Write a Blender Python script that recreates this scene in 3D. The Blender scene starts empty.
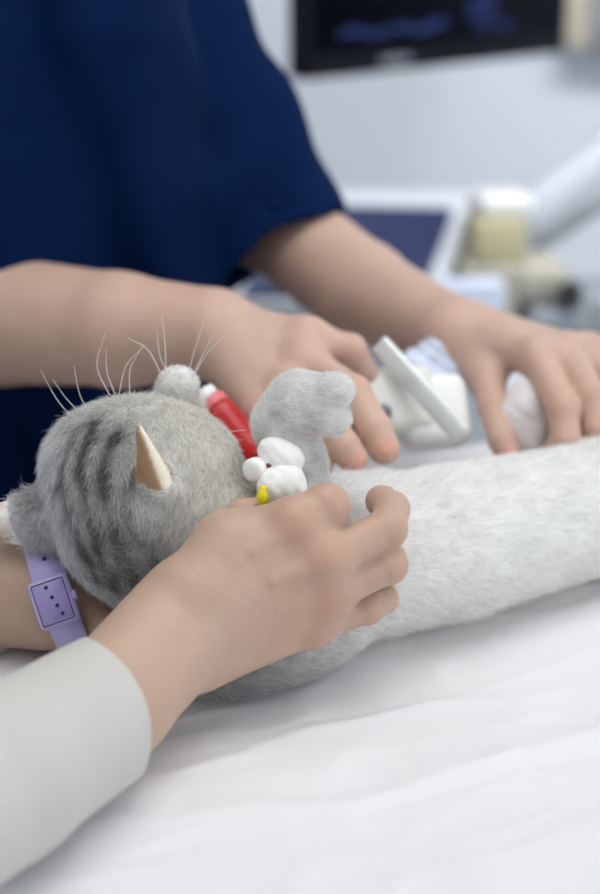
import bpy, math, random
import numpy as np
from mathutils import Vector, Matrix
random.seed(7)
RNG = np.random.default_rng(7)
C = bpy.context.scene.collection
scene = bpy.context.scene

# ------------------------------------------------------------------ camera
TZ = 0.90                       # table top height
CAM = np.array([0.0, 0.0, TZ + 0.445])
PITCH = math.radians(20)
FPX = 1750.0                    # focal length in pixels of a 600 px wide frame
cd = bpy.data.cameras.new('camera')
cam = bpy.data.objects.new('camera', cd); C.objects.link(cam)
cam.location = CAM
cam.rotation_euler = (math.pi / 2 - PITCH, 0, 0)
cd.sensor_fit = 'HORIZONTAL'; cd.sensor_width = 24.0; cd.lens = 24.0 * FPX / 600
cd.clip_start = 0.05
cd.dof.use_dof = True; cd.dof.focus_distance = 0.925; cd.dof.aperture_fstop = 3.4
scene.camera = cam
FWD = np.array([0, math.cos(PITCH), -math.sin(PITCH)])
UPV = np.array([0, math.sin(PITCH), math.cos(PITCH)])
RGT = np.array([1.0, 0, 0])

def at(px, py, d):
    """world point at a depth d (m) along the camera axis"""
    return CAM + d * (FWD + RGT * (px - 300) / FPX + UPV * (447 - py) / FPX)

# ------------------------------------------------------------------ world, lights, exposure
w = bpy.data.worlds.new('world'); scene.world = w; w.use_nodes = True
bg = w.node_tree.nodes['Background']
bg.inputs[0].default_value = (0.86, 0.93, 1.0, 1); bg.inputs[1].default_value = 0.60

def area(name, loc, target, sx, sy, power, col, spread=180):
    l = bpy.data.lights.new(name, 'AREA'); l.shape = 'RECTANGLE'; l.size = sx; l.size_y = sy
    l.energy = power; l.color = col; l.spread = math.radians(spread)
    o = bpy.data.objects.new(name, l); C.objects.link(o); o.location = loc
    o.rotation_euler = (Vector(target) - Vector(loc)).to_track_quat('-Z', 'Y').to_euler()
    return o
area('window_daylight', (2.5, -0.5, 1.75), (0.1, 1.0, 0.95), 2.2, 1.6, 27, (0.93, 0.97, 1.0))  # assumed light from the right, added as fill; there is no window
area('ceiling_lamp_light', (0.25, 0.95, 2.62), (0.25, 0.95, 0), 1.3, 1.3, 13, (1.0, 0.985, 0.97))  # assumed overhead lamp, out of view
area('ceiling_lamp_light', (-1.1, 0.2, 2.62), (-1.1, 0.2, 0), 1.3, 1.3, 5, (1.0, 0.985, 0.97))  # second assumed ceiling light, also out of view
area('wall_washer_light', (1.4, 1.55, 2.62), (1.4, 2.7, 0.75), 2.6, 0.3, 24, (0.98, 0.985, 1.0), 90)  # added fill light that lifts the back wall, not a known lamp
scene.view_settings.view_transform = 'Standard'
scene.view_settings.look = 'None'
scene.view_settings.exposure = 0.0
scene.view_settings.gamma = 1.0
scene.view_settings.use_curve_mapping = False
scene.cycles.max_bounces = 16; scene.cycles.diffuse_bounces = 10

# ------------------------------------------------------------------ materials
def srgb(r, g, b):
    f = lambda c: (c / 255 / 12.92) if c / 255 <= 0.04045 else ((c / 255 + 0.055) / 1.055) ** 2.4
    return (f(r), f(g), f(b), 1.0)

def mat(name, col, rough=0.5, metal=0.0, noise=None, bump=None, sss=0.0, emit=None, sheen=0.0, alpha=None, trans=0.0, spec=0.5):
    m = bpy.data.materials.new(name); m.use_nodes = True
    nt = m.node_tree; b = nt.nodes['Principled BSDF']
    b.inputs['Base Color'].default_value = col
    b.inputs['Roughness'].default_value = rough
    b.inputs['Metallic'].default_value = metal
    b.inputs['Specular IOR Level'].default_value = spec
    if sss:
        b.inputs['Subsurface Weight'].default_value = sss
        b.inputs['Subsurface Radius'].default_value = (1.0, 0.4, 0.25)
        b.inputs['Subsurface Scale'].default_value = 0.006
    if sheen:
        b.inputs['Sheen Weight'].default_value = sheen
        b.inputs['Sheen Roughness'].default_value = 0.5
    if trans: b.inputs['Transmission Weight'].default_value = trans
    if emit:
        b.inputs['Emission Color'].default_value = emit[0]; b.inputs['Emission Strength'].default_value = emit[1]
    tc = nt.nodes.new('ShaderNodeTexCoord')
    if noise:                                  # (scale, amount)
        n = nt.nodes.new('ShaderNodeTexNoise'); n.inputs['Scale'].default_value = noise[0]; n.inputs['Detail'].default_value = 4
        nt.links.new(tc.outputs['Object'], n.inputs['Vector'])
        r = nt.nodes.new('ShaderNodeMapRange'); r.inputs['To Min'].default_value = 1 - noise[1]; r.inputs['To Max'].default_value = 1 + noise[1]
        nt.links.new(n.outputs['Fac'], r.inputs['Value'])
        mx = nt.nodes.new('ShaderNodeVectorMath'); mx.operation = 'SCALE'
        mx.inputs[0].default_value = col[:3]
        nt.links.new(r.outputs[0], mx.inputs['Scale'])
        nt.links.new(mx.outputs[0], b.inputs['Base Color'])
    if bump:                                   # (scale, strength, distance)
        n = nt.nodes.new('ShaderNodeTexNoise'); n.inputs['Scale'].default_value = bump[0]; n.inputs['Detail'].default_value = 5
        nt.links.new(tc.outputs['Object'], n.inputs['Vector'])
        bp = nt.nodes.new('ShaderNodeBump'); bp.inputs['Strength'].default_value = bump[1]; bp.inputs['Distance'].default_value = bump[2]
        nt.links.new(n.outputs['Fac'], bp.inputs['Height']); nt.links.new(bp.outputs[0], b.inputs['Normal'])
    return m

def attr_mat(name, attr, rough, sss=0.0, bumps=(), spec=0.5):
    m = mat(name, (1, 1, 1, 1), rough, sss=sss, spec=spec)
    nt = m.node_tree; b = nt.nodes['Principled BSDF']
    a = nt.nodes.new('ShaderNodeAttribute'); a.attribute_name = attr
    if name == 'fur':                          # thin hairs let part of the light through
        tr = nt.nodes.new('ShaderNodeBsdfTranslucent'); mxs = nt.nodes.new('ShaderNodeMixShader'); mxs.inputs[0].default_value = 0.35
        nt.links.new(a.outputs['Color'], tr.inputs['Color']); nt.links.new(b.outputs[0], mxs.inputs[1]); nt.links.new(tr.outputs[0], mxs.inputs[2])
        nt.links.new(mxs.outputs[0], nt.nodes['Material Output'].inputs['Surface'])
    nt.links.new(a.outputs['Color'], b.inputs['Base Color'])
    tc = nt.nodes['Texture Coordinate']; prev = None
    for kind, sc, st, di in bumps:
        if kind == 'v':
            n = nt.nodes.new('ShaderNodeTexVoronoi'); n.inputs['Scale'].default_value = sc; out = n.outputs['Distance']
        else:
            n = nt.nodes.new('ShaderNodeTexNoise'); n.inputs['Scale'].default_value = sc; n.inputs['Detail'].default_value = 3; out = n.outputs['Fac']
        nt.links.new(tc.outputs['Object'], n.inputs['Vector'])
        bp = nt.nodes.new('ShaderNodeBump'); bp.inputs['Strength'].default_value = st; bp.inputs['Distance'].default_value = di
        nt.links.new(out, bp.inputs['Height'])
        if prev: nt.links.new(prev.outputs[0], bp.inputs['Normal'])
        prev = bp
    if prev: nt.links.new(prev.outputs[0], b.inputs['Normal'])
    return m

M = dict(
    skin=attr_mat('skin', 'pigment', 0.48, sss=0.25, bumps=(('n', 55, 0.25, 0.004), ('v', 750, 0.22, 0.0006), ('n', 1500, 0.2, 0.0004)), spec=0.4),
    cat_skin=attr_mat('cat_skin', 'pigment', 0.75, spec=0.2),
    fur=attr_mat('fur', 'pigment', 0.55, spec=0.25),
    whisker=mat('whisker', (0.85, 0.83, 0.8, 1), 0.35),
    navy=mat('navy_cotton', srgb(2, 26, 64), 0.9, noise=(40, 0.12), bump=(1300, 0.2, 0.0005), spec=0.08),
    trouser=mat('navy_trousers', srgb(16, 26, 54), 0.9, spec=0.2),
    knit=mat('pale_grey_jersey', srgb(194, 192, 187), 0.9, noise=(30, 0.03), bump=(1400, 0.25, 0.0005), sheen=0.1, spec=0.2),
    jeans=mat('grey_trousers', srgb(90, 95, 105), 0.9),
    hair=mat('dark_hair', (0.02, 0.014, 0.01, 1), 0.5),
    sheet=mat('white_sheet', srgb(224, 223, 225), 0.8, noise=(5, 0.02), bump=(900, 0.12, 0.0005), sheen=0.1, spec=0.25),
    steel=mat('brushed_steel', (0.55, 0.56, 0.58, 1), 0.35, metal=1, noise=(60, 0.05)),
    lilac=mat('lilac_silicone', srgb(186, 175, 224), 0.5, noise=(200, 0.03)),
    lilac_dark=mat('dark_violet_gap', srgb(52, 44, 92), 0.5),
    lilac_glass=mat('lilac_glass', srgb(164, 151, 208), 0.22),
    tape=mat('white_tape', srgb(238, 238, 234), 0.75, noise=(300, 0.05), bump=(900, 0.4, 0.0006)),
    cap=mat('white_plastic', srgb(240, 240, 238), 0.3),
    clot=mat('brown_stain', srgb(110, 75, 62), 0.6),
    yellow=mat('yellow_plastic', srgb(226, 212, 10), 0.3),
    red=mat('red_plastic', srgb(178, 16, 20), 0.3),
    pink=mat('pink_plastic', srgb(226, 120, 122), 0.4),
    device=mat('white_device_plastic', srgb(226, 226, 220), 0.35),
    clear=mat('milky_plastic', srgb(232, 236, 236), 0.25, trans=0.25),
    dgrey=mat('grey_rubber', srgb(120, 124, 128), 0.6),
    cotton=mat('cotton', srgb(226, 222, 220), 0.95, bump=(350, 0.8, 0.002)),
    wall=mat('wall_paint', srgb(208, 213, 221), 0.8, noise=(1.2, 0.015), bump=(250, 0.05, 0.001), spec=0.2),
    ceil=mat('ceiling_paint', srgb(235, 236, 236), 0.9),
    floor=mat('floor_vinyl', srgb(150, 155, 160), 0.45, noise=(3, 0.06)),
    beige=mat('beige_paint', srgb(196, 188, 170), 0.6, noise=(8, 0.03)),
    bezel=mat('black_bezel', srgb(16, 18, 26), 0.4, spec=0.15),
    screen=mat('dark_screen', srgb(8, 10, 20), 0.4, emit=(srgb(12, 15, 28), 0.25), spec=0.05),
    scrblue=mat('screen_blue', (0.01, 0.02, 0.08, 1), 0.3, emit=(srgb(44, 72, 146), 0.45)),
    logo=mat('grey_mark', srgb(120, 126, 136), 0.4),
    armwhite=mat('swing_arm_paint', srgb(184, 190, 199), 0.5), cart=mat('white_cart_plastic', srgb(208, 213, 220), 0.4, noise=(4, 0.02)),
    panel=mat('blue_panel', srgb(52, 60, 94), 0.3, noise=(10, 0.1)),
    sand=mat('sand_plastic', srgb(190, 182, 146), 0.6, noise=(20, 0.06)),
    cream=mat('cream_plastic', srgb(184, 180, 166), 0.5, noise=(14, 0.05)),
    grey=mat('grey_plastic', srgb(146, 152, 160), 0.5, noise=(10, 0.05)),
    black=mat('black_rubber', srgb(38, 40, 46), 0.5),
    paper=mat('pale_blue_paper', srgb(214, 222, 240), 0.7, noise=(30, 0.04)),
    diffuser=mat('lamp_diffuser', (0.9, 0.9, 0.9, 1), 0.5, emit=((1, 0.98, 0.95, 1), 0.6)),  # glow of the assumed ceiling panels and the added strip
)

# ------------------------------------------------------------------ mesh helpers
def link_mesh(name, verts, faces, m, parent=None, smooth=True):
    me = bpy.data.meshes.new(name)
    me.from_pydata([tuple(map(float, v)) for v in verts], [], [tuple(map(int, f)) for f in faces])
    me.materials.append(m); me.validate(); me.update()
    if smooth: me.polygons.foreach_set('use_smooth', [True] * len(me.polygons))
    o = bpy.data.objects.new(name, me); C.objects.link(o)
    if parent: set_parent(o, parent)
    return o

def set_parent(o, p):
    o.parent = p
    o.matrix_parent_inverse = Matrix.Translation(-Vector(p.location)) if p.type == 'EMPTY' and not p.parent else Matrix.Identity(4)

def thing(name, loc, label, cat, group=None):
    o = bpy.data.objects.new(name, None); C.objects.link(o); o.empty_display_size = 0.02
    o.location = Vector([float(c) for c in loc]); o['label'] = label; o['category'] = cat
    if group: o['group'] = group
    return o

def tag(o, label, cat, group=None):
    o['label'] = label; o['category'] = cat
    if group: o['group'] = group
    return o

def structure(o): o['kind'] = 'structure'; return o

def unit(v): v = np.asarray(v, float); return v / (np.linalg.norm(v) + 1e-12)

def frame_of(z, hint=(0, 0, 1)):
    z = unit(z); x = np.cross(hint, z)
    if np.linalg.norm(x) < 1e-4: x = np.cross((1, 0, 0), z)
    x = unit(x); return np.stack([x, np.cross(z, x), z])      # rows: x, y, z

def rbox(center, size, rows=None, bevel=0.004, seg=3):
    """rounded box: vertices, faces"""
    import bmesh
    bm = bmesh.new(); bmesh.ops.create_cube(bm, size=1.0)
    for v in bm.verts: v.co = Vector((v.co.x * size[0], v.co.y * size[1], v.co.z * size[2]))
    if bevel: bmesh.ops.bevel(bm, geom=list(bm.edges), offset=min(bevel, min(size) * 0.49), segments=seg, profile=0.5, affect='EDGES')
    R = np.eye(3) if rows is None else np.asarray(rows)
    vs = np.array([v.co[:] for v in bm.verts]) @ R + np.asarray(center)
    bm.verts.index_update(); fs = [[v.index for v in f.verts] for f in bm.faces]; bm.free()
    return vs, fs

def join(*parts):
    V, F, n = [], [], 0
    for v, f in parts:
        V.append(np.asarray(v)); F += [[i + n for i in q] for q in f]; n += len(v)
    return np.concatenate(V), F

def lathe(a, b, prof, n=24):
    """prof: list of (t along a->b, radius)"""
    a, b = np.asarray(a, float), np.asarray(b, float); R = frame_of(b - a); V = []; F = []
    for t, r in prof:
        for k in range(n):
            th = 2 * math.pi * k / n
            V.append(a + (b - a) * t + R[0] * r * math.cos(th) + R[1] * r * math.sin(th))
    for i in range(len(prof) - 1):
        for k in range(n):
            F.append([i * n + k, i * n + (k + 1) % n, (i + 1) * n + (k + 1) % n, (i + 1) * n + k])
    F.append(list(range(n))[::-1]); F.append([(len(prof) - 1) * n + k for k in range(n)])
    return np.array(V), F

def tube(pts, rad, n=14, closed_ends=True):
    P = np.asarray(pts, float); m = len(P); r = np.full(m, rad) if np.isscalar(rad) else np.asarray(rad); V = []; F = []
    T = np.gradient(P, axis=0); R = frame_of(T[0])
    x = R[0]
    for i in range(m):
        t = unit(T[i]); x = unit(x - t * np.dot(x, t)); y = np.cross(t, x)
        for k in range(n):
            th = 2 * math.pi * k / n; V.append(P[i] + r[i] * (x * math.cos(th) + y * math.sin(th)))
    for i in range(m - 1):
        for k in range(n): F.append([i * n + k, i * n + (k + 1) % n, (i + 1) * n + (k + 1) % n, (i + 1) * n + k])
    F.append(list(range(n))[::-1]); F.append([(m - 1) * n + k for k in range(n)])
    return np.array(V), F

def bez(pts, n):
    """Catmull-Rom through points"""
    P = [np.asarray(p, float) for p in pts]; P = [2 * P[0] - P[1]] + P + [2 * P[-1] - P[-2]]; out = []
    segs = len(P) - 3
    for s in np.linspace(0, segs - 1e-6, n):
        i = int(s); t = s - i; p0, p1, p2, p3 = P[i:i + 4]
        out.append(0.5 * (2 * p1 + (p2 - p0) * t + (2 * p0 - 5 * p1 + 4 * p2 - p3) * t * t + (3 * p1 - p0 - 3 * p2 + p3) * t ** 3))
    return np.array(out)

# ------------------------------------------------------------------ implicit surfaces -> one continuous mesh
class Field:
    def __init__(s, lo, hi, h):
        s.lo = np.asarray(lo, float); s.h = h; s.n = np.ceil((np.asarray(hi) - s.lo) / h).astype(int) + 1
        s.f = np.full(s.n, 0.2, np.float32)
    def like(s):
        o = object.__new__(Field); o.lo, o.h, o.n = s.lo, s.h, s.n; o.f = np.full(s.n, 0.2, np.float32); return o
    def _sub(s, lo, hi):
        i0 = np.clip(np.floor((lo - s.lo) / s.h).astype(int), 0, s.n); i1 = np.clip(np.ceil((hi - s.lo) / s.h).astype(int) + 1, 0, s.n)
        if np.any(i1 <= i0): return None, None
        sl = tuple(slice(a, b) for a, b in zip(i0, i1))
        ax = [(s.lo[k] + s.h * np.arange(i0[k], i1[k])).astype(np.float32) for k in range(3)]
        return sl, (ax[0][:, None, None], ax[1][None, :, None], ax[2][None, None, :])
    def _union(s, sl, d, k):
        f = s.f[sl]
        if k > 0:
            hh = np.maximum(k - np.abs(f - d), 0) / k
            s.f[sl] = np.minimum(f, d) - hh * hh * (k * 0.25)
        else: s.f[sl] = np.minimum(f, d)
    def _cone(s, a, b, ra, rb, pad, n=None, fl=1.0):
        a, b = np.asarray(a, float), np.asarray(b, float); R = max(ra, rb) * max(1, fl) + pad / min(1, fl)
        sl, P = s._sub(np.minimum(a, b) - R, np.maximum(a, b) + R)
        if sl is None: return None, None
        q = [P[k] - np.float32(a[k]) for k in range(3)]; ab = b - a; L = float(ab @ ab) + 1e-12
        t = np.clip((q[0] * ab[0] + q[1] * ab[1] + q[2] * ab[2]) / L, 0, 1).astype(np.float32)
        q = [q[k] - t * np.float32(ab[k]) for k in range(3)]
        if n is not None:
            n = unit(n); dn = q[0] * n[0] + q[1] * n[1] + q[2] * n[2]; e = (1 / fl - 1)
            q = [q[k] + dn * np.float32(n[k] * e) for k in range(3)]
        d = np.sqrt(q[0] ** 2 + q[1] ** 2 + q[2] ** 2) - (ra + (rb - ra) * t)
        if n is not None: d = d * min(1.0, fl)
        return sl, d.astype(np.float32)
    def cone(s, a, b, ra, rb, k=0.0, n=None, fl=1.0):
        sl, d = s._cone(a, b, ra, rb, k + 3 * s.h, n, fl)
        if sl is not None: s._union(sl, d, k)
        return s
    def chain(s, pts, rad, k=0.0, n=None, fl=1.0):
        for i in range(len(pts) - 1): s.cone(pts[i], pts[i + 1], rad[i], rad[i + 1], k, n, fl)
        return s
    def _blob(s, c, radii, rows, pad):
        c = np.asarray(c, float); radii = np.asarray(radii, float); R = np.eye(3) if rows is None else np.asarray(rows)
        m = max(radii) + pad; sl, P = s._sub(c - m, c + m)
        if sl is None: return None, None
        q = [P[k] - np.float32(c[k]) for k in range(3)]
        u = [(q[0] * R[j][0] + q[1] * R[j][1] + q[2] * R[j][2]) for j in range(3)]
        k0 = np.sqrt(sum((u[j] / radii[j]) ** 2 for j in range(3))); k1 = np.sqrt(sum((u[j] / radii[j] ** 2) ** 2 for j in range(3)))
        return sl, (k0 * (k0 - 1) / np.maximum(k1, 1e-6)).astype(np.float32)
    def blob(s, c, radii, rows=None, k=0.0):
        sl, d = s._blob(c, radii, rows, k + 3 * s.h)
        if sl is not None: s._union(sl, d, k)
        return s
    def points(s, pts, rad, k=0.0):
        pts = np.asarray(pts, float); rad = np.broadcast_to(rad, len(pts)); m = rad.max() + k + 3 * s.h
        sl, P = s._sub(pts.min(0) - m, pts.max(0) + m)
        if sl is None: return s
        d = np.full([a.stop - a.start for a in sl], 0.2, np.float32)
        for p, r in zip(pts, rad):
            d = np.minimum(d, np.sqrt((P[0] - np.float32(p[0])) ** 2 + (P[1] - np.float32(p[1])) ** 2 + (P[2] - np.float32(p[2])) ** 2) - np.float32(r))
        s._union(sl, d, k); return s
    def carve(s, sl, d, k=0.0):
        if sl is None: return s
        f = s.f[sl]; d = -d
        if k > 0:
            hh = np.maximum(k - np.abs(f - d), 0) / k; s.f[sl] = np.maximum(f, d) + hh * hh * (k * 0.25)
        else: s.f[sl] = np.maximum(f, d)
        return s
    def carve_cone(s, a, b, ra, rb, k=0.0, n=None, fl=1.0): return s.carve(*s._cone(a, b, ra, rb, k + 3 * s.h, n, fl), k)
    def carve_blob(s, c, radii, rows=None, k=0.0): return s.carve(*s._blob(c, radii, rows, k + 3 * s.h), k)
    def cut(s, p, n):
        """remove everything on the +n side of the plane"""
        n = unit(n); ax = [(s.lo[k] + s.h * np.arange(s.n[k])).astype(np.float32) for k in range(3)]
        d = (ax[0][:, None, None] - p[0]) * n[0] + (ax[1][None, :, None] - p[1]) * n[1] + (ax[2][None, None, :] - p[2]) * n[2]
        s.f = np.maximum(s.f, d.astype(np.float32)); return s
    def curved_cut(s, p, n, w, r):
        """like cut, with an edge that curves along the direction w"""
        n = unit(n); w = unit(w - n * (n @ w)); ax = [(s.lo[k] + s.h * np.arange(s.n[k])).astype(np.float32) for k in range(3)]
        dot = lambda v: (ax[0][:, None, None] - p[0]) * v[0] + (ax[1][None, :, None] - p[1]) * v[1] + (ax[2][None, None, :] - p[2]) * v[2]
        s.f = np.maximum(s.f, (dot(n) + dot(w) ** 2 / (2 * r)).astype(np.float32)); return s
    def merge(s, o, k=0.0):
        s._union((slice(None),) * 3, o.f, k); return s
    def warp(s, fn):
        """add fn(X,Y,Z) near the surface"""
        ax = [(s.lo[k] + s.h * np.arange(s.n[k])).astype(np.float32) for k in range(3)]
        s.f = s.f + fn(ax[0][:, None, None], ax[1][None, :, None], ax[2][None, None, :]).astype(np.float32); return s
    def mesh(s, smooth=2):
        f = s.f.copy()
        for k in range(3):
            sl = [slice(None)] * 3
            for e in (0, -1): sl[k] = e; f[tuple(sl)] = np.maximum(f[tuple(sl)], s.h * 0.5)
        ins = f < 0; n = s.n; c = n - 1
        cnt = np.zeros(c, np.int8)
        for dx in (0, 1):
            for dy in (0, 1):
                for dz in (0, 1): cnt += ins[dx:dx + c[0], dy:dy + c[1], dz:dz + c[2]]
        act = np.argwhere((cnt > 0) & (cnt < 8)); idx = np.full(c, -1, np.int64); idx[tuple(act.T)] = np.arange(len(act))
        acc = np.zeros((len(act), 3)); num = np.zeros(len(act))
        corners = [(x, y, z) for x in (0, 1) for y in (0, 1) for z in (0, 1)]
        val = {q: f[act[:, 0] + q[0], act[:, 1] + q[1], act[:, 2] + q[2]].astype(float) for q in corners}
        for q in corners:
            for k in range(3):
                if q[k] == 0:
                    p = list(q); p[k] = 1; p = tuple(p); a, b = val[q], val[p]; x = (a < 0) != (b < 0)
                    t = np.where(x, a / np.where(x, a - b, 1), 0)
                    e = np.array(q, float)[None, :].repeat(len(act), 0); e[:, k] = t
                    acc[x] += e[x]; num[x] += 1
        V = s.lo + s.h * (act + acc / num[:, None]); F = []
        for k in range(3):
            a = [slice(None)] * 3; b = [slice(None)] * 3; a[k] = slice(0, -1); b[k] = slice(1, None)
            A, B = ins[tuple(a)], ins[tuple(b)]; e = np.argwhere(A != B); sgn = A[tuple(e.T)]
            u, v = [(1, 2), (2, 0), (0, 1)][k]
            ok = (e[:, u] > 0) & (e[:, v] > 0) & (e[:, u] < c[u]) & (e[:, v] < c[v]); e, sgn = e[ok], sgn[ok]
            def cell(du, dv):
                q = e.copy(); q[:, u] += du; q[:, v] += dv; return idx[tuple(q.T)]
            Q = np.stack([cell(-1, -1), cell(0, -1), cell(0, 0), cell(-1, 0)], 1)
            Q[~sgn] = Q[~sgn][:, ::-1]; F.append(Q)
        F = np.concatenate(F); F = F[(F >= 0).all(1)]
        for it in range(smooth * 2):                          # Taubin smoothing
            S = np.zeros_like(V); N = np.zeros(len(V))
            for i in range(4):
                for j in ((i + 1) % 4, (i + 3) % 4):
                    np.add.at(S, F[:, i], V[F[:, j]]); np.add.at(N, F[:, i], 1)
            V = V + (0.55 if it % 2 == 0 else -0.57) * (S / np.maximum(N, 1)[:, None] - V)
        return V, F

def big_mesh(name, V, F, m, parent=None, pigment=None):
    me = bpy.data.meshes.new(name); V = np.asarray(V, np.float32); F = np.asarray(F)
    k = F.shape[1]
    me.vertices.add(len(V)); me.vertices.foreach_set('co', V.ravel())
    me.loops.add(F.size); me.loops.foreach_set('vertex_index', F.ravel().astype(np.int32))
    me.polygons.add(len(F)); me.polygons.foreach_set('loop_start', np.arange(len(F), dtype=np.int32) * k)
    me.polygons.foreach_set('use_smooth', np.ones(len(F), bool))
    me.materials.append(m); me.update(calc_edges=True); me.validate()
    if pigment is not None:
        a = me.attributes.new('pigment', 'FLOAT_COLOR', 'POINT')
        a.data.foreach_set('color', np.concatenate([pigment, np.ones((len(V), 1))], 1).astype(np.float32).ravel())
    o = bpy.data.objects.new(name, me); C.objects.link(o)
    if parent: set_parent(o, parent)
    return o

def noise3(P, freq, seed=0, octaves=2):
    """cheap smooth value noise, about -1..1"""
    P = np.asarray(P, float); out = np.zeros(len(P)); amp = 1.0; tot = 0
    for o in range(octaves):
        Q = P * freq * 2 ** o + seed * 17.31; i = np.floor(Q).astype(np.int64); t = Q - i; t = t * t * (3 - 2 * t); r = 0
        for dx in (0, 1):
            for dy in (0, 1):
                for dz in (0, 1):
                    hsh = ((i[:, 0] + dx) * 73856093) ^ ((i[:, 1] + dy) * 19349663) ^ ((i[:, 2] + dz) * 83492791)
                    hsh = (hsh * 2654435761) & 0xFFFFFFFF; hsh ^= hsh >> 15; hsh = (hsh * 2246822519) & 0xFFFFFFFF
                    v = (hsh & 0xFFFF) / 32767.5 - 1
                    r = r + v * np.where(dx, t[:, 0], 1 - t[:, 0]) * np.where(dy, t[:, 1], 1 - t[:, 1]) * np.where(dz, t[:, 2], 1 - t[:, 2])
        out += amp * r; tot += amp; amp *= 0.5
    return out / tot

def seg_dist(P, pts):
    """distance from points P to a polyline"""
    best = np.full(len(P), 9.0)
    for a, b in zip(pts[:-1], pts[1:]):
        ab = b - a; t = np.clip(((P - a) @ ab) / (ab @ ab + 1e-12), 0, 1); best = np.minimum(best, np.linalg.norm(P - a - t[:, None] * ab, axis=1))
    return best

# ------------------------------------------------------------------ room
def box_obj(name, lo, hi, m, bevel=0.0, parent=None):
    lo, hi = np.array(lo, float), np.array(hi, float)
    v, f = rbox((lo + hi) / 2, hi - lo, bevel=bevel); return link_mesh(name, v, f, m, parent, smooth=bool(bevel))

structure(box_obj('floor', (-2.6, -1.6, -0.06), (3.2, 2.76, 0), M['floor']))
structure(box_obj('ceiling', (-2.6, -1.6, 2.7), (3.2, 2.76, 2.76), M['ceil']))
structure(box_obj('wall_back', (-2.6, 2.7, 0), (3.2, 2.76, 2.7), M['wall']))
structure(box_obj('wall_left', (-2.66, -1.6, 0), (-2.6, 2.76, 2.7), M['wall']))
structure(box_obj('baseboard_back', (-2.6, 2.685, 0), (3.2, 2.7, 0.09), M['ceil'], 0.003))
wc = at(566, 50, 2.6); t = thing('wall_cabinet', (wc[0] + 0.2, 2.7, wc[2]), 'beige wall cabinet at the upper right behind the monitor', 'cabinet')
box_obj('cabinet_body', (wc[0], 2.65, wc[2]), (wc[0] + 0.4, 2.7, wc[2] + 0.34), M['beige'], 0.006, t)
box_obj('door', (wc[0] + 0.035, 2.638, wc[2] + 0.012), (wc[0] + 0.39, 2.65, wc[2] + 0.33), M['grey'], 0.004, t)
for i, (x, y) in enumerate([(0.25, 0.95), (-1.1, 0.2)]):  # assumed lamp panels, out of view, added to go with the overhead lights
    t = thing('ceiling_lamp', (x, y, 2.7), ['square white ceiling lamp panel above the examination table', 'square white ceiling lamp panel nearer the left wall'][i], 'lamp')
    box_obj('lamp_frame', (x - 0.68, y - 0.68, 2.665), (x + 0.68, y + 0.68, 2.7), M['ceil'], 0.004, t)
    box_obj('diffuser', (x - 0.64, y - 0.64, 2.655), (x + 0.64, y + 0.64, 2.665), M['diffuser'], 0, t)

t = thing('ceiling_lamp', (1.4, 1.55, 2.7), 'long white ceiling lamp strip washing the back wall', 'lamp')  # made-up fixture that houses the added wall fill
box_obj('lamp_frame', (0.08, 1.38, 2.665), (2.72, 1.72, 2.7), M['ceil'], 0.004, t)
box_obj('diffuser', (0.1, 1.4, 2.655), (2.7, 1.7, 2.665), M['diffuser'], 0, t)

# examination table and its sheet
TROT = math.radians(25); TU = np.array([math.cos(TROT), math.sin(TROT), 0]); TN = np.array([math.sin(TROT), -math.cos(TROT), 0])
TORG = np.array([-0.17, 1.10, 0]); U0, U1, N1 = -0.40, 1.05, 0.66        # far edge origin, extent along and across
TROWS = np.stack([TU, -TN, np.array([0, 0, 1.0])])
tp = lambda u, n, z: TORG + TU * u + TN * n + np.array([0, 0, z])
tc_ = tp((U0 + U1) / 2, N1 / 2, 0)
t = thing('examination_table', tc_, 'steel framed examination table under the white sheet', 'table')
v, f = rbox(tc_ + [0, 0, TZ - 0.0255], (U1 - U0, N1, 0.039), TROWS, 0.006); link_mesh('tabletop', v, f, M['steel'], t)
for u in (U0 + 0.3, U1 - 0.1):
    for n in (0.1, N1 - 0.1):
        v, f = lathe(tp(u, n, 0), tp(u, n, TZ - 0.045), [(0, 0.022), (1, 0.022)]); link_mesh('leg', v, f, M['steel'], t)
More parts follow.
